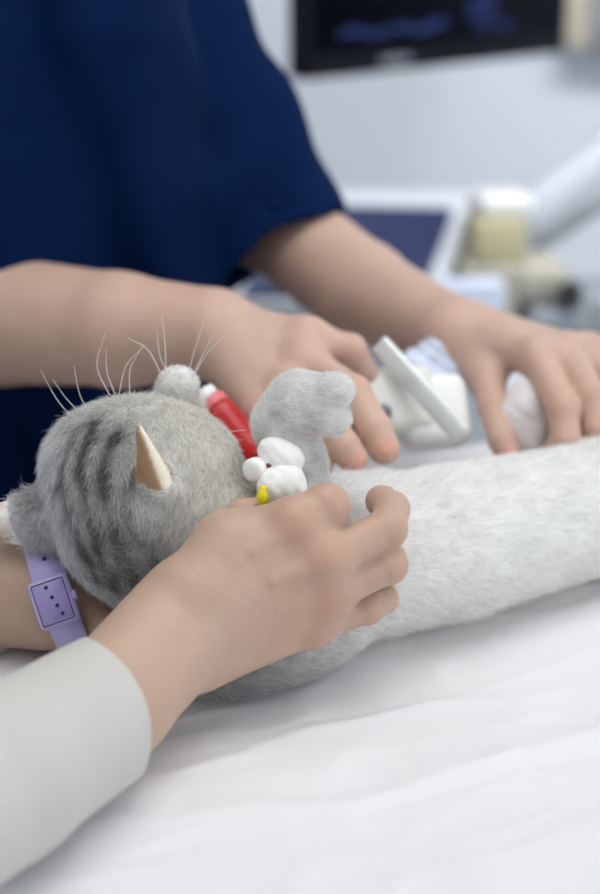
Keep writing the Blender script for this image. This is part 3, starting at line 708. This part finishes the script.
# ------------------------------------------------------------------ wrist watch
def watch():
    r = 0.0322; c = wL + dL * 0.0108; ax = dL                                     # arm axis
    n0 = unit(-(view) - ax * ((-view) @ ax)); s0 = np.cross(ax, n0)  # n0 toward the viewer
    if s0 @ UPV < 0: s0 = -s0
    t = thing('wrist_watch', c + n0 * r, 'lilac wrist watch with a perforated lilac band beside the cat\'s ear', 'watch')
    lean = 0.62
    def ring(th, rr, x):                                            # th measured from n0 towards s0
        xx = x - lean * rr * math.sin(th)
        return c + ax * xx + rr * (n0 * math.cos(th) + s0 * math.sin(th))
    hw = 0.0115; N = 72; V = []; Fq = []
    for i in range(N):
        th = 2 * math.pi * i / N
        for x, rr in ((-hw, r), (-hw * 0.9, r + 0.0020), (hw * 0.9, r + 0.0020), (hw, r), (hw, r - 0.001), (-hw, r - 0.001)): V.append(ring(th, rr, x))
    for i in range(N):
        for k in range(6): Fq.append([i * 6 + k, i * 6 + (k + 1) % 6, ((i + 1) % N) * 6 + (k + 1) % 6, ((i + 1) % N) * 6 + k])
    band = link_mesh('band', V, Fq, M['lilac'], t)
    holes = []
    for th in np.radians([72, 60, 48, 36]):
        a = ring(th, r + 0.0012, 0); b = ring(th, r + 0.00235, 0); holes.append(lathe(a, b, [(0, 0.0014), (1, 0.0014)], 12))
    link_mesh('band_holes', *join(*holes), M['lilac_dark'], band)
    th = math.radians(-2); nn = n0 * math.cos(th) + s0 * math.sin(th); ss = unit(s0 - nn * (s0 @ nn) - ax * lean); aa = np.cross(ss, nn)
    if aa @ ax < 0: aa = -aa
    rows = np.stack([aa, ss, nn]); cc = c + nn * (r + 0.0042)
    v, f = rbox(cc, (0.0232, 0.0275, 0.0075), rows, 0.0048, 4); case = link_mesh('case', v, f, M['lilac'], t)
    fr = [rbox(cc + nn * 0.0037 + aa * x + ss * y, sz, rows, 0.0002, 1) for x, y, sz in ((-0.0089, 0, (0.0006, 0.0226, 0.0005)), (0.0089, 0, (0.0006, 0.0226, 0.0005)), (0, 0.0113, (0.0178, 0.0006, 0.0005)), (0, -0.0113, (0.0178, 0.0006, 0.0005)))]
    link_mesh('screen_outline', *join(*fr), M['lilac_dark'], case)
    v, f = rbox(cc + nn * 0.0035, (0.0178, 0.0208, 0.0006), rows, 0.0001, 1); link_mesh('screen', v, f, M['lilac_glass'], case)
    dots = [lathe(cc + aa * x + ss * y + nn * 0.0037, cc + aa * x + ss * y + nn * 0.0041, [(0, 0.0011), (1, 0.0011)], 12) for x, y in ((-0.001, 0.0085), (0.0004, 0.0025), (0.0018, -0.0025), (0.0032, -0.0075))]
    link_mesh('face_dots', *join(*dots), M['lilac_dark'], case)
    v, f = lathe(cc + aa * 0.011, cc + aa * 0.0132, [(0, 0.0028), (0.8, 0.0028), (1, 0.0022)], 16); link_mesh('crown', v, f, M['lilac'], case)
watch()

# ------------------------------------------------------------------ the cat
cat = thing('cat', np.array([0.0, 0.93, TZ]), 'silver grey and white cat lying on its back on the table, head at the left', 'cat')
F = Field((-0.235, 0.76, TZ - 0.002), (0.52, 1.36, TZ + 0.225), 0.0017)
HC = at(135, 500, 0.955)
ch1, ch2, b1, b2, hp = at(232, 598, 0.965), at(300, 588, 0.985), at(450, 543, 1.022), at(600, 507, 1.085), at(800, 460, 1.17)
for q, r in ((ch1, 0.041), (ch2, 0.044), (b1, 0.041), (b2, 0.0355), (hp, 0.041)): q[2] = max(q[2], TZ + r + 0.001)
F.chain([ch1, ch2, b1, b2, hp], [0.041, 0.0445, 0.0415, 0.0375, 0.041], 0.006)
for q in A3([(700, 470, 1.19), (690, 470, 1.09)]):                   # hind legs stretched beyond the frame
    kn = hp + [0.07, 0.07 if q[1] > hp[1] else -0.05, 0.02]; F.chain([hp, kn, kn + [0.08, 0.01, -0.03], kn + [0.13, 0.01, -0.035]], [0.036, 0.024, 0.014, 0.014], 0.02)
F.chain(bez([hp + [0.03, 0.02, -0.02], hp + [0.1, 0.07, -0.03], hp + [0.17, 0.05, -0.03], hp + [0.2, -0.03, -0.032]], 9), [0.018] + [0.012] * 8, 0.012)
sd = at(258, 655, 0.945); sd[2] = max(sd[2], TZ + 0.021); F.blob(sd, (0.056, 0.021, 0.021), quad_rows(b1 - ch1, UPV), 0.022)   # loose flank on the sheet
F.chain([HC + [0.012, 0.01, -0.015], at(200, 560, 0.968), ch1], [0.043, 0.042, 0.043], 0.025)         # neck
up_h = unit(at(175, 380, 1.02) - HC)                                  # towards the muzzle
right_h = unit(at(153, 470, 0.92) - at(20, 520, 0.97)); right_h = unit(right_h - up_h * (right_h @ up_h)); RH = np.stack([right_h, np.cross(up_h, right_h), up_h])
F.blob(at(133, 506, 0.955), (0.0425, 0.048, 0.049), np.stack([RGT, FWD, UPV]), 0.012)
F.blob(at(146, 466, 0.965), (0.037, 0.042, 0.0365), np.stack([RGT, FWD, UPV]), 0.012)
F.blob(at(190, 472, 0.965), (0.0255, 0.034, 0.028), np.stack([RGT, FWD, UPV]), 0.014)     # cheek
F.blob(at(98, 466, 0.975), (0.028, 0.034, 0.028), np.stack([RGT, FWD, UPV]), 0.02)      # other cheek, brow
mz = at(178, 386, 0.985)
F.cone(at(172, 432, 1.0), mz, 0.018, 0.0095, 0.006)                 # muzzle, chin up
F.blob(mz, (0.0105, 0.012, 0.0095), np.stack([RGT, FWD, UPV]), 0.004)
# ears: curved leaves with real thickness
def ear_pts(base_a, base_b, tip, cup, n=11):
    out, rad = [], []
    for i in np.linspace(0, 1, 2 * n):
        a, b = base_a + (tip - base_a) * i, base_b + (tip - base_b) * i
        for j in np.linspace(0, 1, n):
            out.append(a + (b - a) * j + cup * (4 * j * (1 - j)) * (1 - i) ** 0.8); rad.append(0.0022 - 0.0006 * i)
    return np.array(out), np.array(rad)
earN = (at(140, 490, 0.917), at(176, 488, 0.925), at(139, 427, 0.892), (at(160, 470, 0.890) - at(153, 470, 0.908)))
earL = (at(54, 484, 0.965), at(56, 548, 0.962), at(-62, 530, 0.962), at(20, 515, 0.95) - at(20, 515, 0.964))
for e in (earN, earL):
    p, r = ear_pts(*e); F.points(p, r, 0.006)
# near foreleg, bent at the wrist
leg = A3([(318, 545, 0.97), (302, 500, 0.962), (294, 460, 0.960), (283, 424, 0.957), (300, 405, 0.952), (318, 404, 0.948)])
F.chain(leg, [0.02, 0.0145, 0.0138, 0.0132, 0.0148, 0.0132], 0.008)
for px, py, d in ((331, 391, 0.941), (319, 404, 0.948), (328, 418, 0.943), (328, 394, 0.962)): F.blob(at(px, py, d), (0.0098, 0.0088, 0.0078), np.stack([RGT, FWD, UPV]), 0.0035)
# far foreleg folded on the chest behind
F.chain(A3([(300, 540, 1.01), (345, 505, 1.02), (372, 500, 1.02)]), [0.018, 0.012, 0.012], 0.012)
VC, FC = F.mesh(2)

def project(V):
    q = V - CAM; d = q @ FWD; return 300 + FPX * (q @ RGT) / d, 447 - FPX * (q @ UPV) / d, d

PXV, PYV, PDV = project(VC)
def snap(px, py):
    m = np.where((PXV - px) ** 2 + (PYV - py) ** 2 < 25)[0]; return VC[m[np.argmin(PDV[m])]] if len(m) else at(px, py, 0.93)
def on_coat(pts, n=14):
    P = bez([np.array([x, y, 0.0]) for x, y in pts], n); return [snap(x, y) for x, y, _ in P]
stripes = [on_coat([(78, 425), (62, 460), (66, 510), (92, 580)]), on_coat([(96, 420), (80, 460), (86, 515), (110, 590)]),
           on_coat([(116, 430), (102, 465), (108, 520), (130, 580)]), on_coat([(130, 470), (124, 505), (140, 540), (160, 565)])]
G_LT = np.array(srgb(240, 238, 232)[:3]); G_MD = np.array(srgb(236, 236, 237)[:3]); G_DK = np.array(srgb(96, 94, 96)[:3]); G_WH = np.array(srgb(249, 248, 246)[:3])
GREY_AX = at(75, 520, 0.93); CREAM_AX = at(205, 440, 0.94)
def coat(V, fine=True):
    """colour of the coat at points on the cat"""
    n1 = noise3(V, 90, 1, 2); n2 = noise3(V, 260, 2, 2); n3 = noise3(V, 700, 13, 1)
    ax = unit(CREAM_AX - GREY_AX); s = ((V - GREY_AX) @ ax) / np.linalg.norm(CREAM_AX - GREY_AX)
    s = np.clip(s + 0.10 * n1, 0, 1); s = (s * s * (3 - 2 * s))[:, None]
    head = G_MD * (1 - s) + G_LT * s
    dk = np.zeros(len(V)); wide = np.zeros(len(V))
    for k, st in enumerate(stripes): wide = np.maximum(wide, np.exp(-(seg_dist(V, st) / 0.011) ** 2) * (0.12, 0.30, 0.30, 0.10)[k])
    for k, st in enumerate(stripes): dk = np.maximum(dk, np.exp(-(seg_dist(V, st) / 0.0030) ** 2) * (0.7, 1, 1, 0.5)[k])
    n4 = noise3(V, 75, 31, 2); dk = np.clip(dk * np.clip(0.8 + 0.9 * n4, 0.3, 1.1) + wide + 0.5 * np.clip(n4 - 0.1, 0, 1) * (1 - s[:, 0]) + 0.5 * np.clip(n2 + 0.2 + 0.5 * n3, 0, 1) * (1 - 0.75 * s[:, 0]), 0, 1)[:, None] * 0.9
    head = head * (1 - dk) + G_DK * dk
    hd = np.linalg.norm(V - HC, axis=1); th = np.clip((hd - 0.066) / 0.02, 0, 1)[:, None]
    # trunk: white belly, silver towards the back that lies on the table, shade painted in low left
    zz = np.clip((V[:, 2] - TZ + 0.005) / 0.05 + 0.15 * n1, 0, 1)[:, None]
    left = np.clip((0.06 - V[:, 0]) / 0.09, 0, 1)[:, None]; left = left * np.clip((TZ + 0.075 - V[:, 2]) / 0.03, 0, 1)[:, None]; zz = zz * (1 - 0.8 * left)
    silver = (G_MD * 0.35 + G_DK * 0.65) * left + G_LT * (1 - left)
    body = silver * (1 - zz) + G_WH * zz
    c = head * (1 - th) + body * th
    lg = np.clip(1 - seg_dist(V, leg) / 0.03, 0, 1); lg = np.clip(lg * 3, 0, 1)[:, None]
    paw = np.clip((V - leg[2]) @ unit(np.array(leg[5]) - leg[2]) / 0.03, 0, 1)[:, None]
    legc = G_WH * 0.97; legc = legc * (1 - 0.25 * np.exp(-((n1 + 0.3) / 0.3) ** 2)[:, None] * (1 - paw))
    c = c * (1 - lg) + (legc * (1 - paw) + G_WH * paw) * lg
    return np.clip(c * (1 + 0.10 * n2 + 0.09 * n3)[:, None], 0, 1)

# vertex normals and triangles
T3 = np.concatenate([FC[:, [0, 1, 2]], FC[:, [0, 2, 3]]]); NRM = np.cross(VC[T3[:, 1]] - VC[T3[:, 0]], VC[T3[:, 2]] - VC[T3[:, 0]]); AR = np.linalg.norm(NRM, axis=1) / 2; NRM /= (2 * AR[:, None] + 1e-15)
VN = np.zeros_like(VC); [np.add.at(VN, T3[:, i], NRM * AR[:, None]) for i in range(3)]; VN /= np.linalg.norm(VN, axis=1)[:, None] + 1e-12
pN, pL = ear_pts(*earN)[0], ear_pts(*earL)[0]
def near_pts(V, P, r):
    out = np.zeros(len(V), bool); ctr = P.mean(0); R = np.linalg.norm(P - ctr, axis=1).max() + r; m = np.where(np.linalg.norm(V - ctr, axis=1) < R)[0]
    if len(m): out[m] = (np.linalg.norm(V[m][:, None, :] - P[None, ::2, :], axis=2).min(1) < r)
    return out
def ear_skin(V, N):
    """1 on the bare inner face of the ears"""
    res = np.zeros(len(V))
    for e, P in ((earN, pN), (earL, pL)):
        m = near_pts(V, P, 0.0036) & ((V - e[0]) @ unit(e[2] - (e[0] + e[1]) / 2) > 0.0085)
        if e is earL: m &= ((V - at(15, 526, 0.962)) @ (RGT + 0.35 * UPV)) < 0.0
        res[m] = 1
    return res
es = ear_skin(VC, VN)
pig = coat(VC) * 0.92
tan = np.array(srgb(208, 182, 156)[:3]); cream = np.array(srgb(236, 226, 208)[:3])
def ear_colour(V, N):
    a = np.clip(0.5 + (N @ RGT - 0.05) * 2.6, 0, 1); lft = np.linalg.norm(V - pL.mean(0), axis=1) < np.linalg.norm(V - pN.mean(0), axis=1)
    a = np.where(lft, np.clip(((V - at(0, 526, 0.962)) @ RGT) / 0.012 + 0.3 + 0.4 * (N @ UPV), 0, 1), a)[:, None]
    return (np.where(lft[:, None], tan, tan * [0.72, 0.60, 0.50]) * (1 - a) + np.where(lft[:, None], G_MD, cream) * a) * (1 + 0.08 * noise3(V, 300, 6))[:, None]  # near ear: tan skin, deepened with its shade painted in
mE = es > 0.5; pig[mE] = ear_colour(VC[mE], VN[mE])
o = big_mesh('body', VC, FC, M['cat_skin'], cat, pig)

# fur
def grow(name, n, length, pick, seed):
    rng = np.random.default_rng(seed); p = AR * pick[T3].mean(1); cdf = np.cumsum(p); tri = np.searchsorted(cdf, rng.random(n) * cdf[-1]); tri = np.minimum(tri, len(T3) - 1)
    u, v = rng.random(n), rng.random(n); m = u + v > 1; u[m], v[m] = 1 - u[m], 1 - v[m]; wts = np.stack([1 - u - v, u, v], 1)
    root = np.einsum('ni,nij->nj', wts, VC[T3[tri]]); nr = np.einsum('ni,nij->nj', wts, VN[T3[tri]]); nr /= np.linalg.norm(nr, axis=1)[:, None]
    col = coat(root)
    # flow: from the muzzle back over the skull to the nape, then along the trunk
    hd = np.linalg.norm(root - HC, axis=1); onhead = np.clip((0.075 - hd) / 0.015, 0, 1)[:, None]
    flow_h = np.tile(unit(-up_h + 0.25 * right_h - 0.15 * UPV), (n, 1)); flow_b = np.tile(unit(b2 - ch1), (n, 1)) + [0, 0, -0.35]
    lg = seg_dist(root, leg) < 0.024
    flow = flow_h * onhead + flow_b * (1 - onhead)
    if lg.any():
        fl = np.where((root[lg] - leg[3]) @ unit(leg[5] - leg[3]) > 0.002, 1, 0)[:, None]
        flow[lg] = unit(leg[5] - leg[4]) * fl + unit(leg[3] - leg[1]) * (1 - fl); onl = lg
    flow = flow + 0.45 * np.stack([noise3(root, 200, 21), noise3(root, 200, 22), noise3(root, 200, 23)], 1) + 0.3 * rng.normal(size=(n, 3))
    tg = flow - nr * np.sum(flow * nr, 1)[:, None]; tg /= np.linalg.norm(tg, axis=1)[:, None] + 1e-9
    L = length(root) * rng.uniform(0.6, 1.15, n) * (1 + 0.2 * noise3(root, 160, 12))
    e_ = ear_skin(root, nr); L = np.where(e_ > 0.5, 0.0009, L); L = np.where(lg, np.minimum(L, 0.0050), L)
    pinch = near_pts(root, np.array([mz, mz]), 0.013); L = np.where(pinch, np.minimum(L, 0.003), L)
    if (e_ > 0.5).any(): col[e_ > 0.5] = ear_colour(root[e_ > 0.5], nr[e_ > 0.5])
    K = 5; pts = np.zeros((n, K, 3)); lift = 0.85; rise = rng.uniform(0.75, 1.15, n)[:, None]
    bend = 0.12 * rng.normal(size=(n, 3))
    for k in range(K):
        t_ = k / (K - 1); pts[:, k] = root + L[:, None] * (tg * (0.55 * t_ + 0.45 * t_ * t_) + nr * rise * (lift * t_ - 0.36 * t_ * t_) + bend * t_ * t_)
    pts[:, :, 2] = np.maximum(pts[:, :, 2], TZ + 0.0004)
    hc_ = bpy.data.hair_curves.new(name); hc_.add_curves([K] * n); hc_.position_data.foreach_set('vector', pts.astype(np.float32).ravel())
    ra = hc_.attributes.get('radius') or hc_.attributes.new('radius', 'FLOAT', 'POINT')
    rad = np.array([0.00009, 0.00009, 0.00008, 0.00006, 0.00002]); ra.data.foreach_set('value', np.tile(rad, n).astype(np.float32))
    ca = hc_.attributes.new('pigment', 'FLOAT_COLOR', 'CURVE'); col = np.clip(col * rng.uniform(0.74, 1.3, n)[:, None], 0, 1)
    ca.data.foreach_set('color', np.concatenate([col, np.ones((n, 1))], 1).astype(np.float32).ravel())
    hc_.materials.append(M['fur']); ob = bpy.data.objects.new(name, hc_); C.objects.link(ob); set_parent(ob, cat); return ob
hdv = np.linalg.norm(VC - HC, axis=1)
dens = np.where(hdv < 0.075, 1.0, 0.42); dens = np.where(seg_dist(VC, leg) < 0.024, 1.5, dens); dens = np.where(VC[:, 0] > 0.26, 0.12, dens); dens = np.where(es > 0.5, 0.04, dens)
dens = np.where(VC[:, 2] < TZ + 0.004, 0.0, dens)
grow('fur', 240000, lambda P: np.where(np.linalg.norm(P - HC, axis=1) < 0.07, 0.0070, 0.0085), dens, 3)

# whiskers
wh = [[(72, 418), (56, 398), (41, 371)], [(79, 412), (66, 398), (53, 380)], [(85, 406), (79, 392), (74, 366)], [(110, 396), (97, 366), (105, 334)],
      [(115, 394), (107, 372), (106, 350)], [(119, 394), (126, 366), (143, 347)], [(130, 396), (130, 370), (140, 350)], [(162, 376), (148, 350), (128, 338)],
      [(166, 374), (165, 345), (162, 316)], [(187, 378), (194, 352), (204, 322)], [(191, 380), (201, 358), (211, 338)], [(190, 384), (205, 356), (222, 338)], [(170, 378), (160, 356), (157, 330)],
      [(215, 440), (232, 432), (246, 430)], [(213, 446), (230, 440), (243, 440)]]
parts = []
for k, wq in enumerate(wh):
    d0 = 0.965 if k < 7 else (0.98 if k < 13 else 0.975)
    v, f = tube(bez([at(x, y, d0 - 0.006 * i) for i, (x, y) in enumerate(wq)], 12), np.linspace(0.00030, 0.00009, 12), 6); link_mesh('whisker', v, f, M['whisker'], cat)
# nose leather and closed eyes on the face turned away
v, f = rbox(mz + RGT * 0.0085 + UPV * (-0.002) + FWD * 0.004, (0.006, 0.008, 0.009), np.stack([RGT, FWD, UPV]), 0.0022); link_mesh('nose', v, f, mat('nose_leather', srgb(150, 96, 84), 0.5), cat)

# ------------------------------------------------------------------ catheter taped to the foreleg
t = thing('intravenous_catheter', at(272, 470, 0.945), 'white taped catheter with a yellow port on the cat\'s raised foreleg', 'catheter')
def lump(pts, rads, k=0.004, extra=()):
    P = np.array(pts); F = Field(P.min(0) - 0.025, P.max(0) + 0.025, 0.0011); F.chain(pts, rads, k)
    for c, r in extra: F.blob(c, r, np.stack([RGT, FWD, UPV]), k)
    F.warp(lambda X, Y, Z: 0.0003 * np.sin(X * 900 + 200 * Z) * np.sin(Z * 700) + 0.0002 * np.sin(Y * 1200 + X * 500)); return F.mesh(1)
big_mesh('upper_tape', *lump(A3([(276, 453, 0.943), (287, 459, 0.943)]), [0.0088, 0.0088], extra=[(at(268, 449, 0.942), (0.005, 0.005, 0.005)), (at(282, 462, 0.942), (0.0105, 0.008, 0.0075))]), M['tape'], t)
big_mesh('lower_tape', *lump(A3([(274, 490, 0.936), (287, 483, 0.939)]), [0.0088, 0.0092], extra=[(at(283, 478, 0.939), (0.0105, 0.009, 0.008)), (at(272, 484, 0.936), (0.007, 0.008, 0.007)), (at(290, 490, 0.939), (0.009, 0.009, 0.007))]), M['tape'], t)
a_, b_ = at(262, 466, 0.944), at(251, 471, 0.933)
v, f = lathe(a_, b_, [(0, 0.0046), (0.1, 0.0058), (0.45, 0.0058), (0.5, 0.0064), (0.85, 0.0064), (1.0, 0.005), (1.0, 0.002)], 24); link_mesh('port_cap', v, f, M['cap'], t)
F = Field(at(264, 495, 0.922) - 0.015, at(264, 495, 0.922) + 0.015, 0.0006); F.blob(at(262.5, 497.5, 0.922), (0.0032, 0.0028, 0.0037), np.stack([RGT, FWD, UPV])); F.chain(A3([(262, 493, 0.922), (262.5, 489, 0.922), (266, 487, 0.923)]), [0.0022, 0.0015, 0.0011], 0.0015)
big_mesh('yellow_port', *F.mesh(1), M['yellow'], t)
for px, py, d in ((265.5, 449, 0.9365), (269, 465.5, 0.935)):
    v, f = lathe(at(px, py, d + 0.003), at(px, py, d), [(0, 0.0018), (0.7, 0.0018), (1, 0.0011)], 14); link_mesh('hub', v, f, M['clot'], t)

# ------------------------------------------------------------------ things held over the cat
c = [at(203, 396, 1.055), at(214, 408, 1.055), at(236, 436, 1.05), at(256, 462, 1.045)]
t = thing('red_handle', c[2], 'red plastic handle with a pink and white end behind the cat\'s chin', 'handle')
v, f = tube(bez(c[1:], 12), [0.0105, 0.0115, 0.012, 0.012, 0.012, 0.012, 0.012, 0.012, 0.012, 0.012, 0.0115, 0.010], 20); link_mesh('grip', v, f, M['red'], t)
v, f = tube([at(206, 399, 1.055), at(210, 403, 1.055), at(215, 409, 1.055)], [0.0085, 0.0105, 0.0108], 20); link_mesh('pink_collar', v, f, M['pink'], t)
v, f = tube([at(199, 391, 1.055), at(201, 393, 1.055), at(207, 400, 1.055)], [0.004, 0.0085, 0.009], 20); link_mesh('white_end', v, f, M['cap'], t)

t = thing('white_hand_device', at(410, 430, 1.12), 'white plastic hand device with grey buttons and a slanting milky bar', 'device')
rows = quad_rows(at(420, 374, 1.12) - at(350, 378, 1.11), at(395, 374, 1.12) - at(410, 440, 1.11))
v, f = rbox(at(388, 404, 1.125), (0.062, 0.030, 0.046), rows, 0.010, 4); link_mesh('housing', v, f, M['device'], t)
v, f = rbox(at(432, 412, 1.13), (0.046, 0.026, 0.048), rows, 0.009, 4); link_mesh('rear_housing', v, f, M['cap'], t)
for px, py in ((384, 412), (408, 378)):
    v, f = lathe(at(px, py, 1.112), at(px, py, 1.104), [(0, 0.0052), (0.8, 0.0052), (1, 0.004)], 18); link_mesh('button', v, f, M['dgrey'], t)
axb = at(462, 436, 1.085) - at(378, 342, 1.115); rows = quad_rows(axb, UPV)
v, f = rbox(at(420, 389, 1.10), (np.linalg.norm(axb), 0.006, 0.0135), rows, 0.0028, 3); link_mesh('milky_bar', v, f, M['clear'], t)

# crumpled paper behind the device and cotton wad under the far hand
def crumple(c, rad, amp, seed):
    P = np.asarray(c); F = Field(P - 0.06, P + 0.06, 0.0016); F.blob(P, rad, np.stack([RGT, FWD, UPV]))
    F.warp(lambda X, Y, Z: amp * (np.sin(X * 170 + seed) * np.sin(Z * 210 + 1.3 * seed) + 0.6 * np.sin(Y * 260 + X * 150) + 0.5 * np.abs(np.sin(Z * 330 + X * 200)))); return F.mesh(1)
o = big_mesh('paper_wipe', *crumple(at(432, 378, 1.175), (0.026, 0.018, 0.024), 0.0035, 2), M['paper']); tag(o, 'crumpled pale blue wipe behind the milky bar', 'wipe')
o = big_mesh('cotton_wad', *crumple(at(526, 424, 1.125), (0.020, 0.018, 0.028), 0.0012, 5), M['cotton']); tag(o, 'white cotton wad held between thumb and forefinger of the far hand', 'cotton wad')
